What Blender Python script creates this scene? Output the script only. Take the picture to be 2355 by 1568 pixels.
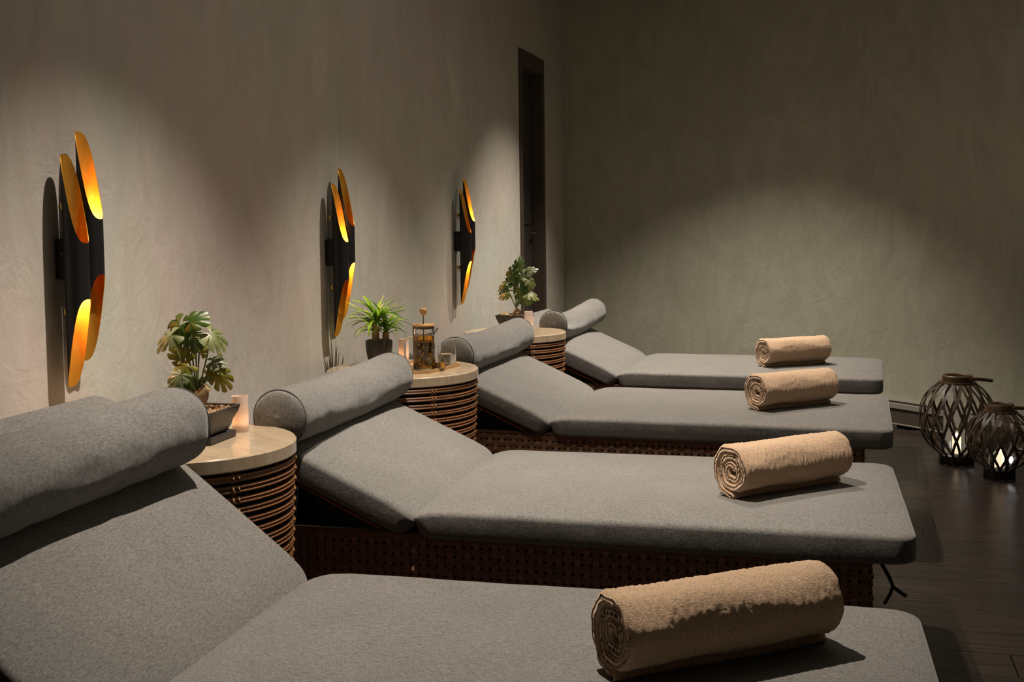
import bpy, bmesh, math, random
from mathutils import Vector, Matrix, noise
PI = math.pi
random.seed(7)
S = bpy.context.scene
for o in list(bpy.data.objects): bpy.data.objects.remove(o)
COL = S.collection

# ------------------------------------------------------------------ camera
CZ = 1.08
cam_d = bpy.data.cameras.new('camera'); cam = bpy.data.objects.new('camera', cam_d); COL.objects.link(cam)
FPX, PITCH, ROLL, YAW, CY = 2682.70, 0.0622433, 0.0125205, 0.27744751, 671.74
cam_d.sensor_width = 36; cam_d.lens = FPX / 2355 * 36
cam_d.shift_y = -(784 - CY) / 2355
cam_d.clip_start = 0.05; cam_d.clip_end = 60
fw = Vector((-math.sin(YAW), math.cos(YAW), 0)); rt = Vector((math.cos(YAW), math.sin(YAW), 0)); up = Vector((0, 0, 1))
f2 = fw * math.cos(PITCH) - up * math.sin(PITCH); u2 = up * math.cos(PITCH) + fw * math.sin(PITCH)
cr, sr = math.cos(ROLL), math.sin(ROLL)
cx = rt * cr - u2 * sr; cu = u2 * cr + rt * sr
cam.matrix_world = Matrix(((cx.x, cu.x, -f2.x, 0), (cx.y, cu.y, -f2.y, 0), (cx.z, cu.z, -f2.z, CZ), (0, 0, 0, 1)))
S.camera = cam

# ------------------------------------------------------------------ view, world, lights
S.view_settings.view_transform = 'Standard'; S.view_settings.look = 'None'
S.view_settings.gamma = 1.0; S.view_settings.use_curve_mapping = False
S.view_settings.exposure = 0.0
S.cycles.max_bounces = 10; S.cycles.transmission_bounces = 10; S.cycles.transparent_max_bounces = 12
w = bpy.data.worlds.new('world'); S.world = w; w.use_nodes = True
w.node_tree.nodes['Background'].inputs[0].default_value = (0.05, 0.045, 0.04, 1)
w.node_tree.nodes['Background'].inputs[1].default_value = 0.2

def spot(loc, target, power, angle, blend=0.8, radius=0.03, color=(1.0, 0.86, 0.70)):
    d = bpy.data.lights.new('downlight', 'SPOT'); d.energy = power; d.spot_size = math.radians(angle)
    d.spot_blend = blend; d.shadow_soft_size = radius; d.color = color
    o = bpy.data.objects.new('downlight', d); COL.objects.link(o); o.location = loc
    o.rotation_euler = (Vector(target) - Vector(loc)).to_track_quat('-Z', 'Y').to_euler()
    return o
CEIL = 2.62
NEUT = (1.0, 0.89, 0.76)
# one row of wide ceiling downlights above the loungers, a good metre from the curved far wall
for x, y, p, a, b in ((-.78, 2.30, 285, 76, .8), (-.70, 3.72, 230, 78, .8), (-.64, 4.90, 175, 78, .9), (-.80, 5.70, 340, 82, 1.0)):
    spot((x, y, CEIL - .03), (x, y, 0), p, a, b, 0.02, NEUT)
# added area fill below the ceiling, stands in for ambient room light
ad = bpy.data.lights.new('room_fill', 'AREA'); ad.energy = 6.5; ad.size = 2.4; ad.color = (1.0, 0.9, 0.74)
ao = bpy.data.objects.new('room_fill', ad); COL.objects.link(ao); ao.location = (0.1, 3.2, 2.58); ao.rotation_euler = (0, 0, 0)

# ------------------------------------------------------------------ materials
def mat(name):
    m = bpy.data.materials.new(name); m.use_nodes = True
    nt = m.node_tree; b = nt.nodes['Principled BSDF']
    return m, nt, b
def N(nt, typ, **kw):
    n = nt.nodes.new(typ)
    for k, v in kw.items(): setattr(n, k, v)
    return n
def ramp(nt, src, stops):
    r = N(nt, 'ShaderNodeValToRGB'); nt.links.new(src, r.inputs[0]); e = r.color_ramp.elements
    e[0].position, e[0].color = stops[0][0], (*stops[0][1], 1); e[1].position, e[1].color = stops[-1][0], (*stops[-1][1], 1)
    for p, c in stops[1:-1]:
        x = e.new(p); x.color = (*c, 1)
    return r.outputs[0]
def coords(nt, scale=(1, 1, 1), kind='Object'):
    t = N(nt, 'ShaderNodeTexCoord'); m = N(nt, 'ShaderNodeMapping'); nt.links.new(t.outputs[kind], m.inputs[0])
    m.inputs['Scale'].default_value = scale
    return m.outputs[0]
def noise_t(nt, vec, scale, detail=6, rough=.6, dist=0):
    n = N(nt, 'ShaderNodeTexNoise'); nt.links.new(vec, n.inputs['Vector'])
    n.inputs['Scale'].default_value = scale; n.inputs['Detail'].default_value = detail
    n.inputs['Roughness'].default_value = rough; n.inputs['Distortion'].default_value = dist
    return n.outputs[0]
def bump(nt, b, h, strength, dist, prev=None):
    n = N(nt, 'ShaderNodeBump'); nt.links.new(h, n.inputs['Height']); n.inputs['Strength'].default_value = strength
    n.inputs['Distance'].default_value = dist
    if prev: nt.links.new(prev, n.inputs['Normal'])
    nt.links.new(n.outputs[0], b.inputs['Normal']); return n.outputs[0]
def mix(nt, a, c, f, mode='MIX'):
    m = N(nt, 'ShaderNodeMix', data_type='RGBA', blend_type=mode)
    if isinstance(f, float): m.inputs[0].default_value = f
    else: nt.links.new(f, m.inputs[0])
    for s, i in ((a, 6), (c, 7)):
        if isinstance(s, tuple): m.inputs[i].default_value = (*s, 1)
        else: nt.links.new(s, m.inputs[i])
    return m.outputs[2]
def plain(name, col, rough=.6, metal=0, spec=None, coat=0):
    m, nt, b = mat(name); b.inputs['Base Color'].default_value = (*col, 1)
    b.inputs['Roughness'].default_value = rough; b.inputs['Metallic'].default_value = metal
    if spec is not None: b.inputs['Specular IOR Level'].default_value = spec
    if coat: b.inputs['Coat Weight'].default_value = coat; b.inputs['Coat Roughness'].default_value = .15
    return m

def plaster(name, c1, c2, c3):
    m, nt, b = mat(name); v = coords(nt)
    a = noise_t(nt, v, 1.1, 7, .6, .8)
    col = ramp(nt, a, [(.32, c1), (.5, c2), (.68, c3)])
    v2 = coords(nt, (1, 1, .45)); s = noise_t(nt, v2, 6, 8, .7, 1.6)
    col2 = mix(nt, col, ramp(nt, s, [(.35, (.42, .40, .36)), (.65, (.60, .58, .54))]), .55, 'OVERLAY')
    nt.links.new(col2, b.inputs['Base Color'])
    b.inputs['Roughness'].default_value = .62; b.inputs['Specular IOR Level'].default_value = .3
    n1 = bump(nt, b, noise_t(nt, coords(nt, (1, 1, .6)), 9, 8, .68, 2.2), .35, .012)
    bump(nt, b, noise_t(nt, v, 70, 4, .6), .12, .003, n1)
    return m
M = {}
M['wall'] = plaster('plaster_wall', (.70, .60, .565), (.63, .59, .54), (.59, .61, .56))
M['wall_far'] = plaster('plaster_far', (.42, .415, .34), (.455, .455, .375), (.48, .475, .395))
M['ceil'] = plain('ceiling_paint', (.14, .13, .10), .9)
M['trim'] = plain('trim_paint', (.30, .27, .23), .5)
M['trim_dark'] = plain('baseboard_dark', (.085, .068, .052), .5)
M['door'] = plain('door_paint', (.045, .034, .034), .55)
M['door_frame'] = plain('door_frame_paint', (.075, .055, .040), .55)

def wood_floor():
    m, nt, b = mat('floor_wood')
    oi = N(nt, 'ShaderNodeObjectInfo'); t = N(nt, 'ShaderNodeTexCoord'); mp = N(nt, 'ShaderNodeMapping')
    nt.links.new(t.outputs['Object'], mp.inputs[0]); mp.inputs['Scale'].default_value = (1.2, 22, 1)
    cmb = N(nt, 'ShaderNodeCombineXYZ'); mm = N(nt, 'ShaderNodeMath', operation='MULTIPLY'); mm.inputs[1].default_value = 37
    nt.links.new(oi.outputs['Random'], mm.inputs[0]); nt.links.new(mm.outputs[0], cmb.inputs[0]); nt.links.new(mm.outputs[0], cmb.inputs[1])
    nt.links.new(cmb.outputs[0], mp.inputs['Location'])
    n = noise_t(nt, mp.outputs[0], 3.5, 8, .65, .5)
    col = ramp(nt, n, [(.3, (.012, .009, .0075)), (.7, (.034, .026, .022))])
    c2 = mix(nt, col, (1.25, 1.15, 1.1), oi.outputs['Random'], 'MULTIPLY')
    nt.links.new(c2, b.inputs['Base Color'])
    b.inputs['Roughness'].default_value = .24; b.inputs['Specular IOR Level'].default_value = .36
    bump(nt, b, n, .35, .004)
    return m
M['floor'] = wood_floor()

def fabric(name, dark, light, s=1.0):
    m, nt, b = mat(name)
    v1 = coords(nt, (620 * s, 110 * s, 110 * s)); v2 = coords(nt, (110 * s, 620 * s, 620 * s)); v = coords(nt)
    a = noise_t(nt, v1, 1, 3, .6); c = noise_t(nt, v2, 1, 3, .6)
    ad_ = N(nt, 'ShaderNodeMath', operation='ADD'); nt.links.new(a, ad_.inputs[0]); nt.links.new(c, ad_.inputs[1])
    hf = N(nt, 'ShaderNodeMath', operation='MULTIPLY'); nt.links.new(ad_.outputs[0], hf.inputs[0]); hf.inputs[1].default_value = .5
    col = ramp(nt, hf.outputs[0], [(.36, dark), (.64, light)])
    blotch = noise_t(nt, v, 7, 4, .55)
    col = mix(nt, col, ramp(nt, blotch, [(.3, (.46, .46, .46)), (.7, (.54, .54, .54))]), .8, 'OVERLAY')
    nt.links.new(col, b.inputs['Base Color'])
    b.inputs['Roughness'].default_value = .95; b.inputs['Specular IOR Level'].default_value = .15
    b.inputs['Sheen Weight'].default_value = .25; b.inputs['Sheen Roughness'].default_value = .5
    n1 = bump(nt, b, hf.outputs[0], .35, .0015)
    bump(nt, b, noise_t(nt, v, 14, 4, .5), .25, .010, n1)
    return m
M['fabric'] = fabric('grey_fabric', (.082, .077, .071), (.230, .219, .203))
M['fabric_dark'] = plain('piping_fabric', (.11, .10, .09), .9)

def towel_m():
    m, nt, b = mat('terry'); v = coords(nt)
    n = noise_t(nt, v, 330, 4, .7); n2 = noise_t(nt, v, 30, 4, .6)
    col = ramp(nt, n, [(.34, (.53, .335, .20)), (.66, (.83, .575, .38))])
    nt.links.new(col, b.inputs['Base Color']); b.inputs['Roughness'].default_value = 1
    b.inputs['Specular IOR Level'].default_value = .05; b.inputs['Sheen Weight'].default_value = .5
    b.inputs['Sheen Tint'].default_value = (1, .85, .7, 1)
    n1 = bump(nt, b, n, .9, .006); bump(nt, b, n2, .5, .008, n1)
    return m
M['towel'] = towel_m()

def wicker(name, c1, c2, sc=60):
    m, nt, b = mat(name); v = coords(nt); n = noise_t(nt, v, sc, 5, .6)
    oi = N(nt, 'ShaderNodeObjectInfo')
    col = mix(nt, ramp(nt, n, [(.3, c1), (.7, c2)]), (1.3, 1.2, 1.1), oi.outputs['Random'], 'MULTIPLY')
    nt.links.new(col, b.inputs['Base Color']); b.inputs['Roughness'].default_value = .5
    bump(nt, b, n, .3, .001)
    return m
M['weave'] = wicker('brown_wicker', (.15, .076, .046), (.23, .122, .078))
M['weave_rail'] = wicker('brown_rail', (.09, .048, .030), (.15, .082, .05))
M['rattan'] = wicker('rattan_cane', (.15, .062, .025), (.29, .135, .058), 40)
M['rattan_tie'] = wicker('rattan_tie', (.25, .12, .045), (.36, .19, .08), 90)
M['dark_parts'] = plain('dark_parts_and_shade', (.012, .009, .008), .9)  # near-black for legs and boards, also stands in for inside shade
M['copper'] = plain('copper_rail', (.30, .12, .05), .45, .6)
M['steel'] = plain('dull_steel', (.25, .24, .22), .4, .9)
M['black_metal'] = plain('black_metal', (.0075, .0075, .0085), .5, 0, .4)
M['brass'] = plain('brass', (.8, .55, .18), .25, 1)
M['cord'] = plain('black_cord', (.006, .006, .006), .8)

def gold():
    m, nt, b = mat('gold_lining'); v = coords(nt, (1, 1, .3)); n = noise_t(nt, v, 60, 4, .6)
    nt.links.new(ramp(nt, n, [(.3, (.74, .33, .035)), (.7, (.92, .46, .06))]), b.inputs['Base Color'])
    b.inputs['Metallic'].default_value = .75; b.inputs['Roughness'].default_value = .42
    bump(nt, b, n, .1, .002)
    return m
M['gold'] = gold()

def stone():
    m, nt, b = mat('travertine_top'); v = coords(nt, (2.2, 9, 2)); n = noise_t(nt, v, 3.0, 8, .65, 1.2)
    n2 = noise_t(nt, coords(nt), 9, 6, .6, 2)
    col = mix(nt, ramp(nt, n, [(.3, (.38, .29, .19)), (.55, (.46, .36, .25)), (.75, (.53, .43, .31))]),
              ramp(nt, n2, [(.35, (.44, .42, .39)), (.65, (.55, .53, .50))]), .4, 'OVERLAY')
    nt.links.new(col, b.inputs['Base Color']); b.inputs['Roughness'].default_value = .14
    b.inputs['Specular IOR Level'].default_value = .6
    return m
M['stone'] = stone()
M['pot'] = plain('grey_ceramic', (.040, .036, .033), .38)
M['pot_dark'] = plain('charcoal_ceramic', (.026, .023, .022), .42)
def gravel():
    m, nt, b = mat('gravel'); v = coords(nt)
    n = N(nt, 'ShaderNodeTexVoronoi'); nt.links.new(v, n.inputs[0]); n.inputs['Scale'].default_value = 160
    nt.links.new(ramp(nt, n.outputs['Color'], [(.2, (.16, .075, .035)), (.8, (.50, .33, .19))]), b.inputs['Base Color'])
    b.inputs['Roughness'].default_value = .9; return m
M['gravel'] = gravel()
def leafm(name, c1, c2, c3, sc=28):
    m, nt, b = mat(name); v = coords(nt); n = noise_t(nt, v, sc, 4, .6)
    oi = N(nt, 'ShaderNodeObjectInfo')
    col = ramp(nt, n, [(.3, c1), (.52, c2), (.75, c3)])
    col = mix(nt, col, (1.5, 1.35, .9), oi.outputs['Random'], 'MULTIPLY')
    nt.links.new(col, b.inputs['Base Color']); b.inputs['Roughness'].default_value = .38
    tr = N(nt, 'ShaderNodeBsdfTranslucent'); nt.links.new(col, tr.inputs[0])
    mx = N(nt, 'ShaderNodeMixShader'); mx.inputs[0].default_value = .3
    nt.links.new(b.outputs[0], mx.inputs[1]); nt.links.new(tr.outputs[0], mx.inputs[2])
    nt.links.new(mx.outputs[0], nt.nodes['Material Output'].inputs[0])
    bump(nt, b, n, .3, .004); return m
M['leaf'] = leafm('monstera_leaf', (.020, .050, .008), (.050, .095, .016), (.20, .21, .05))
M['leaf_yellow'] = leafm('monstera_leaf_yellow', (.07, .09, .012), (.17, .16, .02), (.30, .22, .05))
M['leaf_pale'] = leafm('monstera_leaf_pale', (.07, .11, .04), (.17, .20, .10), (.34, .37, .26))
M['blade'] = leafm('strap_leaf', (.020, .065, .010), (.06, .17, .018), (.18, .36, .03), 18)
M['blade_bright'] = leafm('strap_leaf_bright', (.18, .36, .02), (.30, .52, .04), (.42, .62, .08), 18)
M['stem'] = plain('green_stem', (.13, .17, .05), .5)
M['bark'] = wicker('plant_bark', (.10, .06, .03), (.40, .28, .13), 45)
M['bamboo'] = wicker('bamboo_wood', (.40, .21, .075), (.52, .30, .12), 20)
M['tray'] = wicker('tray_wood', (.38, .22, .09), (.50, .31, .14), 12)
M['lantern_strip'] = wicker('lantern_slat', (.028, .018, .011), (.070, .047, .029), 50)
M['lantern_wood'] = wicker('lantern_lid', (.045, .026, .013), (.085, .050, .026), 30)
M['lantern_base'] = plain('lantern_base', (.022, .013, .009), .5)
def glass(name, col=(1, 1, 1), rough=0.0, ior=1.45):
    m, nt, b = mat(name); b.inputs['Base Color'].default_value = (*col, 1); b.inputs['Roughness'].default_value = rough
    b.inputs['Transmission Weight'].default_value = 1; b.inputs['IOR'].default_value = ior; return m
M['glass'] = glass('clear_glass')
M['water'] = glass('water', (.96, .98, .98), 0, 1.33)
M['tea'] = glass('tea_liquid', (.95, .62, .08), 0, 1.33)
_nt = M['tea'].node_tree; _v = _nt.nodes.new('ShaderNodeVolumeAbsorption'); _v.inputs[0].default_value = (1, .66, .12, 1); _v.inputs[1].default_value = 20
_nt.links.new(_v.outputs[0], _nt.nodes['Material Output'].inputs['Volume'])
M['tea_leaves'] = wicker('steeped_leaves', (.012, .005, .002), (.075, .028, .006), 220)
def translucent(name, col, t=.55):
    m, nt, b = mat(name); b.inputs['Base Color'].default_value = (*col, 1); b.inputs['Roughness'].default_value = .5
    tr = N(nt, 'ShaderNodeBsdfTranslucent'); tr.inputs[0].default_value = (*col, 1)
    mx = N(nt, 'ShaderNodeMixShader'); mx.inputs[0].default_value = t
    nt.links.new(b.outputs[0], mx.inputs[1]); nt.links.new(tr.outputs[0], mx.inputs[2])
    nt.links.new(mx.outputs[0], nt.nodes['Material Output'].inputs[0]); return m
M['frosted'] = translucent('frosted_cup', (.84, .74, .68), .4)
M['wax'] = translucent('wax', (.9, .80, .66), .5)
def emit(name, col, s):
    m, nt, b = mat(name); b.inputs['Base Color'].default_value = (*col, 1)
    b.inputs['Emission Color'].default_value = (*col, 1); b.inputs['Emission Strength'].default_value = s; return m
M['flame'] = emit('flame', (1, .55, .18), 14)
M['flame_small'] = emit('led_flame', (1, .62, .28), 8)
M['bulb'] = emit('bulb_glow', (1, .62, .22), 25)
M['led'] = emit('white_led', (.95, 1, 1), 12)
M['candle_glow'] = emit('candle_lit', (1, .78, .50), 1.1)

# ------------------------------------------------------------------ object helpers
def tag(o, label=None, cat=None, group=None, kind=None):
    if label: o['label'] = label
    if cat: o['category'] = cat
    if group: o['group'] = group
    if kind: o['kind'] = kind
    return o
def empty(name, loc=(0, 0, 0), rz=0, label=None, cat=None, group=None):
    o = bpy.data.objects.new(name, None); COL.objects.link(o); o.location = loc; o.rotation_euler = (0, 0, rz)
    o.empty_display_size = .05
    return tag(o, label, cat, group)
def link(name, me, parent=None, loc=None, rot=None, scale=None):
    o = bpy.data.objects.new(name, me); COL.objects.link(o)
    if parent: o.parent = parent
    if loc is not None: o.location = loc
    if rot is not None: o.rotation_euler = rot
    if scale is not None: o.scale = scale
    return o
def mesh(name, V, F, m, smooth=True, auto=None, weld=0):
    me = bpy.data.meshes.new(name); me.from_pydata([tuple(v) for v in V], [], F); me.update()
    if weld:
        bm = bmesh.new(); bm.from_mesh(me); bmesh.ops.remove_doubles(bm, verts=bm.verts, dist=weld)
        bmesh.ops.recalc_face_normals(bm, faces=bm.faces); bm.to_mesh(me); bm.free()
    for mm in (m if isinstance(m, (list, tuple)) else [m]): me.materials.append(mm)
    if smooth:
        me.polygons.foreach_set('use_smooth', [True] * len(me.polygons))
        if auto: me.set_sharp_from_angle(angle=math.radians(auto))
    return me
class G:
    """collects geometry for one mesh"""
    def __init__(s): s.V = []; s.F = []
    def add(s, V, F):
        n = len(s.V); s.V += [tuple(v) for v in V]; s.F += [tuple(i + n for i in f) for f in F]; return s
    def box(s, c, d, bev=0, rz=0, mtx=None):
        bm = bmesh.new(); bmesh.ops.create_cube(bm, size=1)
        bmesh.ops.scale(bm, vec=d, verts=bm.verts)
        if bev: bmesh.ops.bevel(bm, geom=bm.edges[:], offset=bev, segments=2, affect='EDGES')
        if rz: bmesh.ops.rotate(bm, matrix=Matrix.Rotation(rz, 3, 'Z'), verts=bm.verts)
        bmesh.ops.translate(bm, vec=c, verts=bm.verts)
        if mtx: bmesh.ops.transform(bm, matrix=mtx, verts=bm.verts)
        bm.verts.index_update(); s.add([v.co[:] for v in bm.verts], [[v.index for v in f.verts] for f in bm.faces]); bm.free(); return s
    def lathe(s, prof, seg=40, c=(0, 0, 0), closed=False):
        V = []; F = []; n = len(prof)
        for i in range(seg):
            a = 2 * PI * i / seg
            for r, z in prof: V.append((c[0] + r * math.cos(a), c[1] + r * math.sin(a), c[2] + z))
        for i in range(seg):
            j = (i + 1) % seg
            for k in range(n - 1 + (1 if closed else 0)):
                k2 = (k + 1) % n; F.append((i * n + k, j * n + k, j * n + k2, i * n + k2))
        if not closed:
            if prof[0][0] > 1e-6: F.append(tuple(i * n for i in range(seg))[::-1])
            if prof[-1][0] > 1e-6: F.append(tuple(i * n + n - 1 for i in range(seg)))
        return s.add(V, F)
    def tube(s, pts, r, seg=8, cap=True):
        pts = [Vector(p) for p in pts]; V = []; F = []; n = len(pts)
        rr = r if isinstance(r, (list, tuple)) else [r] * n
        t0 = (pts[1] - pts[0]).normalized(); nrm = t0.orthogonal().normalized()
        for i, p in enumerate(pts):
            t = (pts[min(i + 1, n - 1)] - pts[max(i - 1, 0)]).normalized()
            nrm = (nrm - t * nrm.dot(t)).normalized(); b = t.cross(nrm)
            for k in range(seg):
                a = 2 * PI * k / seg; V.append(p + (nrm * math.cos(a) + b * math.sin(a)) * rr[i])
        for i in range(n - 1):
            for k in range(seg):
                k2 = (k + 1) % seg; F.append((i * seg + k, i * seg + k2, (i + 1) * seg + k2, (i + 1) * seg + k))
        if cap: F.append(tuple(range(seg))[::-1]); F.append(tuple((n - 1) * seg + k for k in range(seg)))
        return s.add(V, F)
    def torus(s, R, r, seg=64, rs=6, c=(0, 0, 0)):
        V = []; F = []
        for i in range(seg):
            a = 2 * PI * i / seg
            for k in range(rs):
                b = 2 * PI * k / rs; q = R + r * math.cos(b)
                V.append((c[0] + q * math.cos(a), c[1] + q * math.sin(a), c[2] + r * math.sin(b)))
        for i in range(seg):
            j = (i + 1) % seg
            for k in range(rs):
                l = (k + 1) % rs; F.append((i * rs + k, j * rs + k, j * rs + l, i * rs + l))
        return s.add(V, F)
    def me(s, name, m, smooth=True, auto=40): return mesh(name, s.V, s.F, m, smooth, auto)
    def obj(s, name, m, parent=None, smooth=True, auto=40, **kw): return link(name, s.me(name, m, smooth, auto), parent, **kw)

# ------------------------------------------------------------------ the room
WX = -1.658; WCX, WCY, WR = -1.658, 3.998, 3.0          # left wall plane; the far wall is a shallow curve
DY0, DY1, DZ = 5.995, 6.525, 1.985
g = G()
for (y0, y1, z0, z1) in ((-2.6, DY0, 0, CEIL), (DY1, 7.08, 0, CEIL), (DY0, DY1, DZ, CEIL)):
    g.box((WX - .06, (y0 + y1) / 2, (z0 + z1) / 2), (.12, y1 - y0, z1 - z0))
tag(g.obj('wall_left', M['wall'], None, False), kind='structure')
def arc(r, a0, a1, n):
    return [(WCX + r * math.sin(math.radians(a0 + (a1 - a0) * i / n)), WCY + r * math.cos(math.radians(a0 + (a1 - a0) * i / n))) for i in range(n + 1)]
def sweep(prof, path_r, name, m, a0=0, a1=90, n=72, tail=None, smooth=True):
    """prof: list of (offset inwards, z); swept along the curved far wall then straight back along the right wall"""
    V = []; F = []; k = len(prof); rows = []
    for i in range(n + 1):
        a = math.radians(a0 + (a1 - a0) * i / n)
        rows.append([(WCX + (WR - o) * math.sin(a), WCY + (WR - o) * math.cos(a), z) for o, z in prof])
    if tail is not None: rows.append([(WCX + (WR - o), tail, z) for o, z in prof])
    for r in rows: V += r
    for i in range(len(rows) - 1):
        for j in range(k):
            j2 = (j + 1) % k; F.append((i * k + j, (i + 1) * k + j, (i + 1) * k + j2, i * k + j2))
    F.append(tuple(range(k))); F.append(tuple(len(V) - k + j for j in range(k))[::-1])
    return link(name, mesh(name, V, F, m, smooth, 40))
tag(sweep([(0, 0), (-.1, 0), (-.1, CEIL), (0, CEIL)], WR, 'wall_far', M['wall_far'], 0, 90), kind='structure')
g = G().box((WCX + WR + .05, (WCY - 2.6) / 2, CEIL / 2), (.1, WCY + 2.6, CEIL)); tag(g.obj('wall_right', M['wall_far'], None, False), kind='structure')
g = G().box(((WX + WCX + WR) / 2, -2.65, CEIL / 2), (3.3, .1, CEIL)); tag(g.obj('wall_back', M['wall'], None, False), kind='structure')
g = G().box((-.15, 2.2, CEIL + .05), (3.4, 9.9, .1)); tag(g.obj('ceiling', M['ceil'], None, False), kind='structure')
fl = empty('floor'); tag(fl, kind='structure')
g = G().box((-.15, 2.2, -.035), (3.3, 9.8, .03)); g.obj('subfloor', M['dark_parts'], fl, False)
PW = .148; y = -2.6; row = 0
pm = {}
while y < 6.98:
    yc = y + PW / 2
    xm = WCX + (WR if yc + PW / 2 < WCY else math.sqrt(max(.02, WR ** 2 - (yc + PW / 2 - WCY) ** 2)))
    x = WX - random.random() * .9
    while x < xm - .02:
        x2 = min(x + 1.22, xm); xs = max(x, WX)
        if x2 - xs > .03:
            ln = round(x2 - xs, 2)
            if ln not in pm: pm[ln] = G().box((0, 0, 0), (ln - .0008, PW - .0008, .018), .0005).me('plank', M['floor'])
            link('plank', pm[ln], fl, ((xs + x2) / 2, yc, -.010))
        x += 1.22
    y += PW; row += 1
# baseboard of the curved wall: dark face between two pale beads
bb = tag(sweep([(0, 0), (.016, 0), (.016, .088), (.020, .092), (.020, .108), (.011, .112), (.011, .120), (.018, .123), (.014, .131), (0, .131)], WR, 'baseboard_far', M['trim_dark'], 0, 90, tail=-2.6), kind='structure')
tb = sweep([(.014, .084), (.024, .084), (.024, .108), (.012, .113), (.012, .119), (.021, .122), (.017, .132), (.001, .132)], WR, 'moulding', M['trim'], 0, 90, tail=-2.6); tb.parent = bb
tb = sweep([(.014, .0), (.022, .0), (.022, .004), (.014, .006)], WR, 'shoe_bead', M['trim'], 0, 90, tail=-2.6); tb.parent = bb
g = G().box((WX + .008, (-2.6 + DY0 - .03) / 2, .06), (.016, DY0 - .03 + 2.6, .12), .003); tag(g.obj('baseboard_left', M['trim_dark']), kind='structure')
# door in the left wall
dr = empty('door_1', (WX, (DY0 + DY1) / 2, 0)); tag(dr, kind='structure'); dw = DY1 - DY0
g = G().box((-.075, 0, (DZ - .08) / 2), (.04, dw - .1, DZ - .08), .002); g.obj('door_leaf', M['door'], dr)
g = G()
g.box((-.025, -dw / 2 + .025, DZ / 2), (.065, .05, DZ), .003).box((-.025, dw / 2 - .025, DZ / 2), (.065, .05, DZ), .003).box((-.025, 0, DZ - .045), (.065, dw - .1, .09), .003)
g.obj('door_frame', M['door_frame'], dr)
for z in (.55, 1.4):
    G().box((-.052, 0, z), (.008, dw - .20, .70), .003).obj('door_panel', M['door'], dr)
G().tube([(-.052, .17, 1.0), (-.03, .17, 1.0), (-.03, .10, 1.0)], .007).obj('door_handle', M['steel'], dr)

# ------------------------------------------------------------------ cushions
def rrect(L, W, r, n=10):
    """contour points of a rounded rectangle centred on the origin, with subdivided sides"""
    P = []; hl, hw = L / 2 - r, W / 2 - r
    cs = [(hl, hw, 0), (-hl, hw, 90), (-hl, -hw, 180), (hl, -hw, 270)]
    for i, (x, y, a) in enumerate(cs):
        for k in range(n + 1):
            t = math.radians(a + 90 * k / n); P.append((x + r * math.cos(t), y + r * math.sin(t)))
        nx, ny, na = cs[(i + 1) % 4]; a1 = math.radians(a + 90); a2 = math.radians(na)
        p = Vector((x + r * math.cos(a1), y + r * math.sin(a1))); q = Vector((nx + r * math.cos(a2), ny + r * math.sin(a2)))
        m = max(4, int((q - p).length / .035))
        for k in range(1, m): v = p.lerp(q, k / m); P.append((v.x, v.y))
    return P
def cushion(L, W, T, rc=.05, re=.022, crown=.012, seed=0, wr=.0018, hinge=0, drop=.013):
    P = rrect(L, W, rc); n = len(P); V = []; F = []
    rings = []
    for a in range(0, 6):                                     # bottom edge rounding
        t = PI / 2 * a / 5; rings.append((re * (1 - math.sin(t)), -T + re * (1 - math.cos(t)), 0))
    rings.append((-.0004, -T / 2, 0))
    for a in range(0, 7):
        t = PI / 2 * a / 6; rings.append((re * 1.15 * (1 - math.cos(t)), -re + re * math.sin(t), 0))
    for s in (.08, .18, .32, .48, .66, .84, 1.0): rings.append((re * 1.15, 0, s))
    hl = max(0, L / 2 - W / 2)
    def inset(p, d):
        sx = (L / 2 - d) / (L / 2); sy = (W / 2 - d) / (W / 2); return p[0] * sx, p[1] * sy
    for d, z, s in rings:
        for p in P:
            x, y = inset(p, d)
            if s: mx = max(-hl, min(hl, x)); x = x + (mx - x) * s; y = y * (1 - s)
            e = 1 - (1 - min(1, (L / 2 - abs(x)) / .16)) ** 2; e2 = 1 - (1 - min(1, (W / 2 - abs(y)) / .2)) ** 2
            zz = z
            if z > -T / 2: zz += crown * e * e2
            if hinge:
                q = min(1, max(0, (L / 2 - hinge * x) / .085)); zz -= drop * (1 - q) ** 2 * (1 if z > -T / 2 else .0)
            k = noise.noise(Vector((x * 5 + seed, y * 5, z * 6))) * wr + noise.noise(Vector((x * 16 + seed, y * 16, z * 14))) * wr * .45
            zz += k if z > -T * .7 else 0
            y += noise.noise(Vector((x * 4, seed + 3, zz * 5))) * .0016 * (1 if abs(y) > W / 2 - .04 else 0)
            if hinge and z < -T * .3:
                q = min(1, max(0, (L / 2 - hinge * x) / .06)); x -= hinge * .020 * (1 - q) * (-z / T) ** 2
            V.append((x, y, zz))
    m = len(rings)
    for i in range(m - 1):
        for j in range(n):
            j2 = (j + 1) % n; F.append((i * n + j, i * n + j2, (i + 1) * n + j2, (i + 1) * n + j))
    F.append(tuple(range(n))[::-1])
    return V, F

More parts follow.
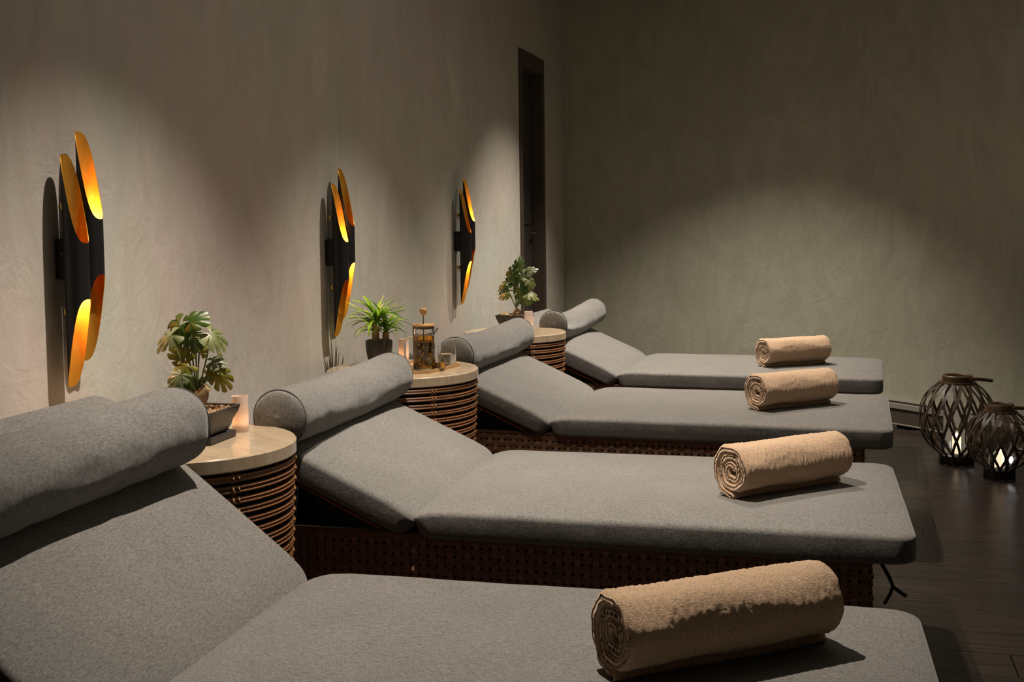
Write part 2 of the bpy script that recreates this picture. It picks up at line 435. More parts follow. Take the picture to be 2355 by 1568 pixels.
# wicker pieces shared by all loungers
ROWS, PITCH_R, FZ0 = 12, .0235, .066
def strip_mesh(ph):
    g = G(); w2 = .0070; st = []
    st.append((FZ0 - .006, 0))
    for k in range(ROWS): st.append((FZ0 + PITCH_R * (k + .5), .0042 * (1 if (k + ph) % 2 else -1)))
    st.append((FZ0 + PITCH_R * ROWS + .004, 0))
    V = []; F = []
    for z, o in st: V += [(-w2, o - .0008, z), (w2, o - .0008, z), (w2, o + .0008, z), (-w2, o + .0008, z)]
    for i in range(len(st) - 1):
        for k in range(4): k2 = (k + 1) % 4; F.append((i * 4 + k, i * 4 + k2, i * 4 + 4 + k2, i * 4 + 4 + k))
    return mesh('weave_strip', V, F, M['weave'], False)
STRIP = [strip_mesh(0), strip_mesh(1)]
FX0, FX1, FW = -.62, 1.015, .69         # frame in lounger space (hinge at x=0), width
def band_mesh():
    V = []; F = []
    x0, x1, y0, y1 = FX0, FX1, -FW / 2, FW / 2
    for dz in (-.0090, .0090):
        for o in (0, .0014): V += [(x0 + o, y0 + o, dz), (x1 - o, y0 + o, dz), (x1 - o, y1 - o, dz), (x0 + o, y1 - o, dz)]
    for k in range(4):
        j = (k + 1) % 4
        F += [(k, j, 8 + j, 8 + k), (4 + k, 12 + k, 12 + j, 4 + j), (k, 4 + k, 4 + j, j), (8 + k, 8 + j, 12 + j, 12 + k)]
    return mesh('weave_band', V, F, M['weave'], False)
BAND = band_mesh()
BW, BT = .75, .064
def lounger(x, y, ang, th, backlen, label, seed, cord=False):
    """origin: hinge line's near end at the floor below; local y 0..W runs away from the camera"""
    t = empty('sun_lounger', (x, y, 0), ang, label, 'lounger', 'spa loungers in a row')
    ym = BW / 2; ZT = .400
    V, F = cushion(1.115, BW, BT, .045, .012, .010, seed, hinge=-1)
    link('seat_cushion', mesh('seat_cushion', V, F, M['fabric'], weld=.0012), t, (1.115 / 2 - .010, ym, .412))
    V, F = cushion(backlen + .01, BW, BT, .04, .012, .008, seed + 9, hinge=1)
    c, s = math.cos(th), math.sin(th)
    V2 = []
    for (px, py, pz) in V:
        pz += .008; u = backlen / 2 + .005 - px - .010                           # distance up the slope from the hinge
        V2.append((-u * c + pz * s, py, u * s + pz * c))
    link('back_cushion', mesh('back_cushion', V2, F, M['fabric'], weld=.0012), t, (0, ym, ZT - .004))
    # woven base
    nx = int((FX1 - FX0) / .0215)
    for i in range(nx):
        px = FX0 + .014 + i * (FX1 - FX0 - .028) / (nx - 1)
        link('weave_strip', STRIP[i % 2], t, (px, ym - FW / 2, 0)); link('weave_strip', STRIP[i % 2], t, (px, ym + FW / 2, 0))
    ny = int(FW / .0215)
    for i in range(ny):
        py = ym - FW / 2 + .014 + i * (FW - .028) / (ny - 1)
        link('weave_strip', STRIP[i % 2], t, (FX0, py, 0), (0, 0, PI / 2)); link('weave_strip', STRIP[i % 2], t, (FX1, py, 0), (0, 0, PI / 2))
    for k in range(ROWS): link('weave_band', BAND, t, (0, ym, FZ0 + PITCH_R * (k + .5)))
    g = G()                                                    # dark panels added inside to block light through the weave
    for (c0, d) in (((0, -FW / 2 + .016), (FX1 - FX0 - .03, .006)), ((0, FW / 2 - .016), (FX1 - FX0 - .03, .006))):
        g.box(((FX0 + FX1) / 2, ym + c0[1], .20), (d[0], d[1], .27))
    for px in (FX0 + .016, FX1 - .016): g.box((px, ym, .20), (.006, FW - .04, .27))
    g.box(((FX0 + FX1) / 2, ym, .072), (FX1 - FX0 - .03, FW - .04, .008)); g.box((.52, ym, .332), (.98, FW - .04, .006))
    g.obj('light_block', M['dark_parts'], t, False)
    g = G(); zt = FZ0 + PITCH_R * ROWS + .002                   # top rail loop
    for sy in (-1, 1): g.box(((FX0 + FX1) / 2, ym + sy * (FW / 2 - .003), zt), (FX1 - FX0 + .010, .016, .010), .003)
    for px in (FX0, FX1): g.box((px, ym, zt), (.012, FW - .02, .010), .003)
    g.obj('top_rail', M['weave_rail'], t)
    for px in (FX0 + .03, FX1 - .03):
        for sy in (-1, 1): G().box((px, ym + sy * (FW / 2 - .03), .034), (.045, .045, .068), .004).obj('leg', M['dark_parts'], t)
    # backrest board, its rails, and the steel prop
    def slope(u, yy, n): return (-u * c + n * s, yy, ZT - .004 + u * s + n * c)
    R = Matrix(((-c, 0, s, 0), (0, 1, 0, 0), (s, 0, c, 0), (0, 0, 0, 1))); R = Matrix.Translation((0, 0, ZT - .004)) @ R
    g = G().box((backlen / 2, ym, -BT - .012), (backlen - .06, FW - .04, .008), 0, 0, R); g.obj('back_board', M['dark_parts'], t, False)
    for sy in (-1, 1): G().box((backlen / 2, ym + sy * (FW / 2 - .012), -BT - .010), (backlen - .05, .012, .007), .002, 0, R).obj('back_rail', M['copper'], t)
    for yy in (.14, BW - .14): G().tube([slope(backlen * .62, yy, -BT - .02), (-.50 * c, yy, .30), (-.44, yy, .10)], .004).obj('prop_rod', M['steel'], t)
    if cord:
        G().tube([(1.035, .04, .34), (1.05, .035, .315), (1.058, .030, .295), (1.075, .028, .283), (1.085, .025, .278)], .004).tube(
            [(1.058, .030, .297), (1.052, .028, .28), (1.040, .02, .26)], .0035).obj('tie_cord', M['cord'], t)
    return t
LO = [(-.9514, 1.2679, .03637, 38.0, .565), (-.9527, 2.4853, .03033, 24.6, .560), (-.9529, 3.7834, -.01327, 23.8, .560), (-.9477, 4.9678, -.02527, 23.8, .565)]
LAB = ['grey-cushioned woven lounger nearest the camera, back raised highest',
       'grey-cushioned woven lounger with its brown wicker side in full view, second from the camera',
       'grey-cushioned woven lounger standing third from the camera, between tea table and far table',
       'grey-cushioned woven lounger farthest away, beside the curved far wall']
for i, (x, y, a, th, bl) in enumerate(LO): lounger(x, y, a, math.radians(th), bl, LAB[i], i * 7.3, cord=(i == 1))

# ------------------------------------------------------------------ bolsters
def bolster(i, u, r, L, bend, label, droop=0.0, yo=-.01, fold=0.0):
    x, y, a, th, bl = LO[i]; th = math.radians(th)
    seg, ns = 44, 56; V = []; F = []
    prof = []
    for k in range(9): t = PI / 2 * k / 8; prof.append((-L / 2 - .014 * math.cos(t) * 1.0, math.sin(t) * .93))
    prof[0] = (prof[0][0], .02)
    prof += [(-L / 2 + .006, .985)] + [(-L / 2 + .02 + (L - .04) * k / ns, 1) for k in range(ns + 1)] + [(L / 2 - .006, .985)]
    for k in range(8, -1, -1): t = PI / 2 * k / 8; prof.append((L / 2 + .014 * math.cos(t), max(.02, math.sin(t) * .93)))
    def centre(py):
        q = py / (L / 2)
        return (bend * (q * q - .35) * .4 + fold * math.sin(q * 2.2), bend * (q * q - .4) + droop * q)
    for py, rr in prof:
        cxx, czz = centre(py)
        for k in range(seg):
            t = 2 * PI * k / seg; R = r * rr
            d = Vector((math.cos(t), py * 3.5, math.sin(t)))
            R *= 1 + .035 * noise.noise(d * 1.8 + Vector((i * 5, 0, 0))) + .022 * noise.noise(Vector((math.cos(t) * 2.2, py * 18, math.sin(t) * 2.2 + i))) * (1.7 if i == 0 else 1.1)
            zz = R * math.sin(t); xx = R * math.cos(t)
            if zz < -.72 * r: zz = -.72 * r + (zz + .72 * r) * .25
            V.append((cxx + xx, py, czz + zz))
    m = len(prof)
    for a_ in range(m - 1):
        for k in range(seg): k2 = (k + 1) % seg; F.append((a_ * seg + k, (a_ + 1) * seg + k, (a_ + 1) * seg + k2, a_ * seg + k2))
    F.append(tuple(range(seg))[::-1]); F.append(tuple((m - 1) * seg + k for k in range(seg)))
    c, s = math.cos(th), math.sin(th)
    px, pz = -u * c + r * .80 * s, .405 + u * s + r * .80 * c
    base = Vector((x, y, 0)) + Matrix.Rotation(a, 3, 'Z') @ Vector((px, BW / 2 + yo, pz))
    me = mesh('bolster_pillow', V, F, M['fabric'])
    o = link('bolster_pillow', me, None, base); o.rotation_euler = (0, 0, a)
    # tilt the flattened underside onto the slope
    o.rotation_euler = Matrix.Rotation(a, 3, 'Z').to_euler(); me.transform(Matrix.Rotation(th, 4, 'Y'))
    tag(o, label, 'pillow', 'bolster pillows on the loungers')
    for sg in (-1, 1):
        g = G(); py = sg * (L / 2 - .004); cxx, czz = centre(py); pts = []
        for k in range(41):
            t = 2 * PI * k / 40; pts.append((cxx + r * .985 * math.cos(t), py, czz + max(r * .985 * math.sin(t), -.74 * r)))
        g.tube(pts, .0014, 5, False); q = g.me('piping', M['fabric_dark']); q.transform(Matrix.Rotation(th, 4, 'Y')); link('piping', q, o)
    return o
bolster(0, .385, .074, .78, .014, 'long grey bolster pillow on the nearest lounger, in the left foreground', yo=-.055)
bolster(1, .385, .068, .77, .018, 'grey bolster pillow with its round seamed end just behind the nearest side table')
bolster(2, .385, .066, .78, .018, 'grey bolster pillow on the third lounger, behind the tea tray')
bolster(3, .352, .064, .78, .050, 'sagging grey bolster pillow on the farthest lounger, against the far wall', yo=.0)

# ------------------------------------------------------------------ towels
def towel_mesh():
    r0, r1, turns, L = .0075, .0575, 2.75, .35
    th = (r1 - r0) / turns * .97; n = 150; path = []
    for k in range(n + 1):
        q = k / n; a = -q * turns * 2 * PI + 3.15; rr = r0 + (r1 - r0) * q
        sq = 1 - .05 * q * abs(math.sin(a)) + (.16 - .10 * q) * noise.noise(Vector((math.cos(a) * 1.6, math.sin(a) * 1.6, q * 1.6)))
        path.append(Vector((rr * sq * math.cos(a), rr * sq * math.sin(a))))
    path.append(path[-1] + (path[-1] - path[-2]).normalized() * .005 + path[-1].normalized() * .001)
    outl = []; N_ = len(path)
    nr = []
    for k in range(N_):
        t = (path[min(k + 1, N_ - 1)] - path[max(0, k - 1)]).normalized(); nr.append(Vector((-t.y, t.x)))
    if nr[N_ // 2].dot(path[N_ // 2]) < 0: nr = [-v for v in nr]
    A = [path[k] + nr[k] * th / 2 for k in range(N_)]; B = [path[k] - nr[k] * th / 2 for k in range(N_)]
    loop = A + [path[-1] + (path[-1] - path[-2]).normalized() * th * .45] + B[::-1]
    cen = path + [path[-1]] + path[::-1]
    ys = [0, .0015, .004, .008] + [.014 + (L - .028) * k / 150 for k in range(151)] + [L - .008, L - .004, L - .0015, L]
    V = []; F = []; m = len(loop)
    for j, py in enumerate(ys):
        e = min(py, L - py); k = .42 + .58 * math.sqrt(min(1, e / .009) * (2 - min(1, e / .009))) if e < .009 else 1
        for i in range(m):
            c = cen[i]; d = loop[i] - c; p = c + d * k
            q = noise.noise(Vector((p.x * 30, py * 11, p.y * 30))); f = noise.noise(Vector((p.x * 190, py * 190, p.y * 190)))
            rad = p.normalized() * (q * .0038 + f * .0021)
            off = .004 * noise.noise(Vector((p.x * 40, p.y * 40, 3 if py < L / 2 else 8))) * (1 - min(1, e / .12)) * (-1 if py < L / 2 else 1)
            tele = (.006 * (1 - c.length / .0575)) * (1 - min(1, e / .05)) * (1 if py < L / 2 else -1)
            V.append((py - L / 2 + off + tele, p.x + rad.x, p.y + rad.y))
    for j in range(len(ys) - 1):
        for i in range(m): i2 = (i + 1) % m; F.append((j * m + i, (j + 1) * m + i, (j + 1) * m + i2, j * m + i2))
    h = N_
    for base in (0, (len(ys) - 1) * m):
        for i in range(N_ - 1):
            q = (base + i, base + i + 1, base + m - 2 - i, base + m - 1 - i); F.append(q if base else q[::-1])
    zmin = min(v[2] for v in V)
    V = [(a, b, max(c, zmin + .003) - zmin - .003) for a, b, c in V]
    return mesh('rolled_towel', V, F, M['towel'])
TW = towel_mesh()
TP = [((-.318, 1.600), (-.028, 1.838)), ((-.254, 2.727), (-.011, 2.973)), ((-.285, 3.997), (-.047, 4.220)), ((-.339, 5.166), (-.080, 5.368))]
TL = ['rolled peach terry towel on the nearest lounger, largest in view', 'rolled peach terry towel on the second lounger from the camera',
      'rolled peach terry towel on the third lounger from the camera', 'rolled peach terry towel on the farthest lounger']
for (A, B), lb in zip(TP, TL):
    a = math.atan2(B[1] - A[1], B[0] - A[0]); ln = math.hypot(B[0] - A[0], B[1] - A[1])
    o = link('rolled_towel', TW, None, ((A[0] + B[0]) / 2, (A[1] + B[1]) / 2, .4195)); o.rotation_euler = (0, 0, a)
    o.scale = (ln / .352, 1.07, 1.07); tag(o, lb, 'towel', 'rolled towels on the loungers')

# ------------------------------------------------------------------ side tables
TZ = .604
HOOP = G().torus(1, 0.0040 / .225, 72, 6).me('cane_hoop', M['rattan'])
def table(x, y, r, label, rot):
    t = empty('side_table', (x, y, 0), rot, label, 'table', 'round rattan side tables')
    g = G().lathe([(0, TZ - .031), (r - .003, TZ - .031), (r, TZ - .028), (r, TZ - .003), (r - .003, TZ), (0, TZ)], 96)
    g.obj('stone_top', M['stone'], t)
    npair = 24; rb = r - .006
    G().lathe([(rb * .84, .022), (rb * .94 - .012, .56), (rb * .94 - .014, .56), (rb * .83, .022)], 48, closed=True).obj('shade_drum', M['dark_parts'], t)  # added dark drum, makes the gaps between hoops read as inside shade
    def rad(z): return rb * (.86 + .14 * (z / .578) ** .8)
    for k in range(npair):
        z = .563 - k * .0232
        for dz in (0, -.0079):
            s = rad(z) ; h = link('cane_hoop', HOOP, t, (0, 0, z + dz), None, (s, s, s))
            h.scale = (s, s, .225); h.rotation_euler = (random.uniform(-.004, .004), random.uniform(-.004, .004), 0)
    for k in range(6):
        a = 2 * PI * k / 6
        ca, sa = math.cos(a), math.sin(a)
        g = G().tube([((rad(z) - .013) * ca, (rad(z) - .013) * sa, z) for z in (.0, .15, .3, .45, .578)], .007, 8); g.obj('cane_post', M['rattan'], t)
        g = G()
        for q in range(npair):
            z = .563 - q * .0232 - .0040; R0 = rad(z)
            for sgn in (-1, 1):
                pts = []
                for e in range(9):
                    ph = 2 * PI * e / 8; rr = R0 - .007 + .0125 * math.cos(ph); tt = sgn * .007 * math.sin(ph * .5 + PI / 2 * 0) * (1 if e < 9 else 1)
                    zz = z + .0098 * math.sin(ph); w_ = sgn * .0065 * math.cos(ph / 2)
                    pts.append((rr * ca - w_ * sa, rr * sa + w_ * ca, zz))
                g.tube(pts, .0021, 4, False)
        tag(g.obj('cane_binding', M['rattan_tie'], t), kind='stuff')
        a2 = a + PI / 6; g = G().tube([((rad(z) - .012) * math.cos(a2 + .25 * (z - .3)), (rad(z) - .012) * math.sin(a2 + .25 * (z - .3)), z) for z in (.0, .15, .3, .45, .575)], .004, 6); g.obj('inner_rod', M['rattan'], t)
    G().lathe([(0, .012), (rad(.02) - .02, .012), (rad(.02) - .02, .02), (0, .02)], 32).obj('bottom_board', M['dark_parts'], t)
    return t
T1 = (-1.374, 2.238, .229); T2 = (-1.369, 3.507, .244); T3 = (-1.344, 4.759, .217)
table(*T1, 'round side table with pale stone top and rattan body, nearest the camera', -.62)
table(*T2, 'round rattan side table in the middle, carrying the tea tray', -.80)
table(*T3, 'round rattan side table farthest back, in front of the last lounger', -.95)

# ------------------------------------------------------------------ wall sconces
SX = WX + .030 + .027
SR, SH, CUT, OFF = .0262, .508, .193, .052
def pipe_shell(r, zc, inner=False, seg=48):
    V = []; F = []; n = 24
    for k in range(seg):
        a = 2 * PI * k / seg; cx_ = math.cos(a); e = (cx_ + 1) / 2; e = .12 * e + .88 * e * e * (3 - 2 * e)         # 0 at the wall side, 1 facing out
        z1 = zc + SH / 2 - CUT * e; z0 = zc - SH / 2 + CUT * e
        for j in range(n + 1): V.append((r * cx_, r * math.sin(a), z0 + (z1 - z0) * j / n))
    for k in range(seg):
        k2 = (k + 1) % seg
        for j in range(n):
            f = (k * (n + 1) + j, k2 * (n + 1) + j, k2 * (n + 1) + j + 1, k * (n + 1) + j + 1); F.append(f[::-1] if inner else f)
    return V, F
def sconce(y, z, lit, label):
    t = empty('wall_sconce', (SX, y, z), 0, label, 'lamp', 'twin-tube wall sconces')
    G().box((-(.030 + .027) + .017, 0, 0), (.034, .052, .088), .003).obj('back_plate', M['black_metal'], t)
    for zz in (.012,): G().lathe([(0, -.001), (.0022, -.001), (.0022, .001), (0, .001)], 10).obj('screw', M['steel'], t, loc=(-.038, -.0262, zz), rot=(PI / 2, 0, 0))
    for zz in (-.115, .115):
        G().lathe([(0, -.009), (.006, -.007), (.009, 0), (.006, .007), (0, .009)], 16).tube([(0, 0, -.008), (0, 0, -.021)], .002, 6).obj('brass_knob', M['brass'], t, loc=(-.036, -.020, zz))
    for i, (dy, dz) in enumerate(((-.0268, -OFF / 2), (.0268, OFF / 2))):
        V, F = pipe_shell(SR, 0); tb = link('tube', mesh('tube', V, F, M['black_metal']), t, (0, dy, dz))
        V, F = pipe_shell(SR - .0014, 0, True); V2, _ = pipe_shell(SR, 0); n = 25
        V3 = list(V); nV = len(V); rim = []
        for k in range(48):
            V3.append(V2[k * n]); V3.append(V2[k * n + n - 1])
        F3 = list(F)
        for k in range(48):
            k2 = (k + 1) % 48
            F3.append((k * n, k2 * n, nV + 2 * k2, nV + 2 * k)); F3.append((k * n + n - 1, nV + 2 * k + 1, nV + 2 * k2 + 1, k2 * n + n - 1))
        link('gold_lining', mesh('gold_lining', V3, F3, M['gold'], True, 40), tb)
        G().lathe([(0, -.001), (SR - .003, -.001), (SR - .003, .001), (0, .001)], 24).obj('divider', M['gold'], tb)
        for end in (1, -1):
            if (i, end) in lit:
                zb = end * (SH / 2 - CUT - .035)
                G().lathe([(0, -.012), (.006, -.010), (.009, 0), (.006, .010), (0, .012)], 14).obj('bulb', M['bulb'], tb, loc=(0, 0, zb))
                d = bpy.data.lights.new('sconce_light', 'POINT'); d.energy = LAMP; d.color = (1, .76, .42); d.shadow_soft_size = .008
                l = bpy.data.objects.new('sconce_light', d); COL.objects.link(l); l.parent = tb; l.location = (0, 0, zb + end * .018)
    return t
LAMP = 2.6
sconce(2.203, 1.0055, {(1, 1), (0, -1)}, 'black twin-tube wall sconce with gold lining, nearest the camera on the left')
sconce(3.585, .9773, {(0, 1), (1, -1)}, 'black twin-tube wall sconce with gold lining, behind the spiky green plant')
sconce(4.915, .9865, {(1, 1), (0, -1)}, 'black twin-tube wall sconce with gold lining, closest to the door')

# ------------------------------------------------------------------ candles in frosted cups
def candle_cup(x, y, h, r, label, power=.09):
    t = empty('candle_holder', (x, y, TZ), 0, label, 'candle', 'frosted candle cups')
    G().lathe([(0, 0), (r * .97, 0), (r, .002), (r, h), (r - .0016, h), (r - .0016, .006), (0, .006)], 40).obj('frosted_cup', M['frosted'], t)
    G().lathe([(0, .0062), (r * .80, .0062), (r * .80, .016), (0, .017)], 24).obj('tealight', M['wax'], t)
    G().lathe([(0, .017), (.0030, .020), (.0040, .026), (.0022, .034), (0, .040)], 14).obj('flame', M['flame'], t)
    d = bpy.data.lights.new('candle_light', 'POINT'); d.energy = power; d.color = (1, .72, .44); d.shadow_soft_size = .006
    l = bpy.data.objects.new('candle_light', d); COL.objects.link(l); l.parent = t; l.location = (0, 0, .024)
candle_cup(-1.325, 2.372, .082, .0185, 'lit frosted candle cup beside the nearest square pot')
candle_cup(-1.436, 3.690, .076, .0170, 'lit frosted candle cup between the round pot and the glass teapot')
candle_cup(-1.254, 4.650, .096, .0175, 'lit frosted candle cup beside the farthest pot')

# ------------------------------------------------------------------ plants
def leaf_mesh(name, R, lobes, m, cut=.5, curl=.25, seed=0):
    """split monstera leaf: broad fingers parted by narrow slits, stalk at the origin, tip along +x, drooping rim"""
    rnd = random.Random(seed); V = [(0, 0, 0)]; F = []; per = 9; n = lobes * per; outer = []
    ln = [1 + rnd.uniform(-.10, .10) for _ in range(lobes)]; A = PI * .88
    for i in range(n + 1):
        k = min(lobes - 1, i // per); fr = (i - k * per) / per                   # place inside a finger, 0..1
        u = (k + .5 + (.5 - .07) * math.copysign(abs(2 * fr - 1) ** .8, 2 * fr - 1)) / lobes if 0 < i < n else i / n
        if fr == 0 and 0 < i < n: u = i / n
        phi = -A + 2 * A * u
        slit = (fr == 0 and 0 < i < n)
        env = (1.0 - .30 * abs(phi / PI) ** 1.4) * ln[k]
        rr = R * env * (1 - cut if slit else 1 - .10 * abs(2 * fr - 1) ** 3)
        ph2 = phi * (1 - .20 * (rr / R) ** 1.5); outer.append((rr * math.cos(ph2) * 1.22, rr * math.sin(ph2) * .90, rr, phi, fr))
    for ring in (.34, .66, 1.0):
        for (x, y, rr, phi, fr) in outer:
            f = ring if ring < 1 else 1
            if ring == .66: f = .66 if rr > R * .62 else .90
            xx, yy = x * f, y * f; d = math.hypot(xx, yy) / R
            V.append((xx, yy, -curl * R * d ** 2.2 + .05 * R * (.5 - abs(2 * fr - 1)) * d + .10 * R * noise.noise(Vector((xx * 22, yy * 22, seed * 1.7)))))
    m1 = n + 1
    for i in range(n): F.append((0, 1 + i, 2 + i))
    for k in range(2):
        for i in range(n): a = 1 + k * m1 + i; F.append((a, a + m1, a + m1 + 1, a + 1))
    return mesh(name, V, F, m)
VR = rt.copy(); VF = fw.copy()
def aim(direction, normal):
    x = Vector(direction).normalized(); z = Vector(normal); z = (z - x * z.dot(x)).normalized(); y = z.cross(x)
    return Matrix((x, y, z)).transposed().to_euler()
def plant_dir(a, b, c): return VR * a + VF * b + up * c      # right, away from the viewer, up
def monstera(root, base, leaves, trunkpts, ppm):
    """leaves: (right px, up px, depth m, size px, tip direction(r,f,u), facing normal(r,f,u), material key, lobes, cut)"""
    G().tube(trunkpts[0], trunkpts[1], 12).obj('trunk', M['bark'], root)
    for i, (dx, dz, dd, sz, td, nd, mk, lb, ct) in enumerate(leaves):
        p = base + plant_dir(dx / ppm, dd, dz / ppm)
        me = leaf_mesh('leaf', sz * .80 / ppm, lb + 2, M[mk], ct, .38, i * 3 + len(leaves))
        lf = link('leaf', me, root, p, aim(plant_dir(*td), plant_dir(*nd)))
        s = base + Vector((0, 0, .03)); mid = s.lerp(p, .55) + plant_dir(.006 * math.sin(i * 2.1), 0, .012)
        pts = [s.lerp(mid, k / 4) for k in range(4)] + [mid.lerp(p, k / 5) for k in range(6)]
        G().tube([tuple(q) for q in pts], .0018, 6).obj('stalk', M['stem'], root)
def square_pot(root, hx, hy, h, z0, mk, taper=.62, rim=.006):
    V = []; F = []
    st = [(taper * 1.0, z0), (taper * 1.08, z0 + h * .12), (.80, z0 + h * .42), (.94, z0 + h * .75), (1.0, z0 + h)]
    inn = [(1 - rim / hx, z0 + h), (.90, z0 + h - .010), (.6, z0 + h - .012)]
    for s, z in st + inn:
        for x, y in rrect(2 * hx * s, 2 * hy * s, min(.006, hx * s * .3), 3): V.append((x, y, z))
    n = len(rrect(2 * hx, 2 * hy, .006, 3)); n = len(V) // len(st + inn)
    for k in range(len(st + inn) - 1):
        for i in range(n): j = (i + 1) % n; F.append((k * n + i, k * n + j, (k + 1) * n + j, (k + 1) * n + i))
    F.append(tuple(range(n))[::-1]); F.append(tuple((len(st + inn) - 1) * n + i for i in range(n)))
    return link('pot', mesh('pot', V, F, M[mk], True, 35), root)
def pebbles(root, hx, hy, z, n, seed, rnd_shape=False):
    r = random.Random(seed); g = G()
    for _ in range(n):
        x, y = r.uniform(-hx, hx), r.uniform(-hy, hy)
        if rnd_shape and math.hypot(x / hx, y / hy) > 1: continue
        s = r.uniform(.002, .0045); bm = bmesh.new(); bmesh.ops.create_icosphere(bm, subdivisions=1, radius=s)
        for v in bm.verts: v.co = Vector((v.co.x * r.uniform(.8, 1.3) + x, v.co.y * r.uniform(.8, 1.3) + y, v.co.z * .7 + z + r.uniform(0, .003)))
        bm.verts.index_update(); g.add([v.co[:] for v in bm.verts], [[v.index for v in f.verts] for f in bm.faces]); bm.free()
    g.box((0, 0, z - .002), (2 * hx * .98, 2 * hy * .98, .004)) if not rnd_shape else g.lathe([(0, z - .003), (hx, z - .003), (hx, z), (0, z)], 32)
    tag(g.obj('gravel', M['gravel'], root), kind='stuff')
# plant 1: on the nearest table, in a square pot on a square foot
p1 = Vector((-1.352, 2.256, TZ))
r1 = empty('potted_monstera', p1, .04, 'potted monstera in a square grey pot on the nearest side table', 'plant')
square_pot(r1, .058, .070, .054, .018, 'pot', .66)
G().box((0, 0, .008), (.098, .120, .016), .002).box((0, 0, .0172), (.066, .080, .004)).obj('pot_foot', M['pot'], r1)
pebbles(r1, .052, .063, .066, 260, 3)
b1 = Vector((-.006, -.01, .070))
L1 = [(-48, 168, .00, 56, (-.5, -.1, -.75), (-.3, -.9, .45), 'leaf', 5, .42), (-20, 178, -.01, 42, (.8, -.1, .35), (.1, -.8, .6), 'leaf', 5, .40),
      (-62, 150, -.02, 46, (-.9, -.1, -.5), (-.1, -.7, .8), 'leaf_pale', 5, .55), (-30, 145, .01, 48, (.3, 0, -.95), (.1, -.95, .2), 'leaf', 5, .5),
      (22, 150, .0, 56, (.75, -.1, -.7), (.45, -.55, .7), 'leaf_pale', 6, .55), (-40, 100, .0, 42, (-.6, -.1, .5), (-.2, -.9, .4), 'leaf_yellow', 5, .4),
      (-30, 86, -.02, 44, (-.8, -.2, -.5), (-.1, -.8, .6), 'leaf_yellow', 5, .5), (-42, 70, -.03, 40, (-.5, -.3, -.6), (-.1, -.8, .6), 'leaf_pale', 6, .5),
      (-55, 45, .0, 44, (-.7, -.1, -.7), (-.2, -.9, .4), 'leaf', 5, .55), (-22, 42, .02, 40, (-.1, -.1, -1), (.1, -.95, .3), 'leaf', 5, .55),
      (20, 92, .02, 34, (.9, 0, .1), (0, -.6, .8), 'leaf_pale', 5, .5), (34, 62, .02, 46, (.5, 0, -.8), (.2, -.9, .35), 'leaf_yellow', 6, .5),
      (-12, 112, .03, 34, (.2, 0, .8), (.2, -.9, .3), 'leaf_yellow', 5, .4), (8, 62, .03, 26, (.8, 0, .3), (.1, -.9, .3), 'leaf_pale', 5, .5)]
tr1 = [tuple(b1 + plant_dir(*q)) for q in ((.000, 0, -.012), (.002, 0, .012), (.010, 0, .034), (.020, 0, .046), (.027, 0, .040))]
L1 = [(a + 12, b_ * 1.08 + 8, *r) for a, b_, *r in L1]
monstera(r1, b1, L1, (tr1, [.013, .016, .016, .013, .007]), 1030)
G().tube([tuple(b1 + plant_dir(-.020, .004, -.01)), tuple(b1 + plant_dir(-.021, .004, .015)), tuple(b1 + plant_dir(-.018, .004, .04))], [.010, .008, .005], 10).obj('trunk', M['bark'], r1)
# plant 3: farthest table
p3 = Vector((-1.368, 4.838, TZ))
r3 = empty('potted_monstera', p3, -.16, 'potted monstera in a low tapered dark pot on the farthest side table', 'plant')
square_pot(r3, .067, .060, .066, 0, 'pot_dark', .62)
pebbles(r3, .058, .052, .058, 220, 5)
b3 = Vector((.008, 0, .062))
L3 = [(-8, 98, 0, 34, (-.2, 0, -.9), (-.3, -.9, .4), 'leaf', 6, .5), (4, 112, .01, 26, (.1, 0, .9), (-.1, -.9, .4), 'leaf', 5, .45),
      (-24, 72, 0, 28, (-.9, 0, -.5), (-.2, -.8, .6), 'leaf', 6, .55), (-18, 54, -.02, 26, (-.9, 0, -.2), (0, -.6, .8), 'leaf_yellow', 6, .5),
      (18, 92, 0, 32, (.5, 0, -.8), (.3, -.9, .3), 'leaf', 6, .5), (28, 104, .01, 24, (.8, 0, .4), (.2, -.7, .7), 'leaf_pale', 5, .55),
      (32, 84, 0, 26, (.6, 0, -.8), (.5, -.7, .4), 'leaf_pale', 5, .5), (14, 60, -.01, 34, (.1, 0, -1), (.1, -1, .1), 'leaf', 6, .5),
      (30, 52, 0, 26, (.9, 0, -.2), (.1, -.6, .8), 'leaf_pale', 5, .55), (24, 42, .02, 22, (.5, 0, -.9), (.2, -.9, .2), 'leaf', 5, .4), (0, 80, .02, 32, (-.3, 0, .4), (0, -.9, .4), 'leaf', 6, .5)]
tr3 = [tuple(b3 + plant_dir(*q)) for q in ((-.012, 0, -.01), (-.008, 0, .012), (.004, 0, .026), (.016, 0, .018), (.014, 0, .0))]
monstera(r3, b3, L3, (tr3, [.007, .008, .009, .008, .006]), 549)
G().lathe([(0, -.008), (.014, -.006), (.020, 0), (.014, .008), (0, .011)], 14).obj('stone', M['bark'], r3, loc=(-.034, -.02, .066))
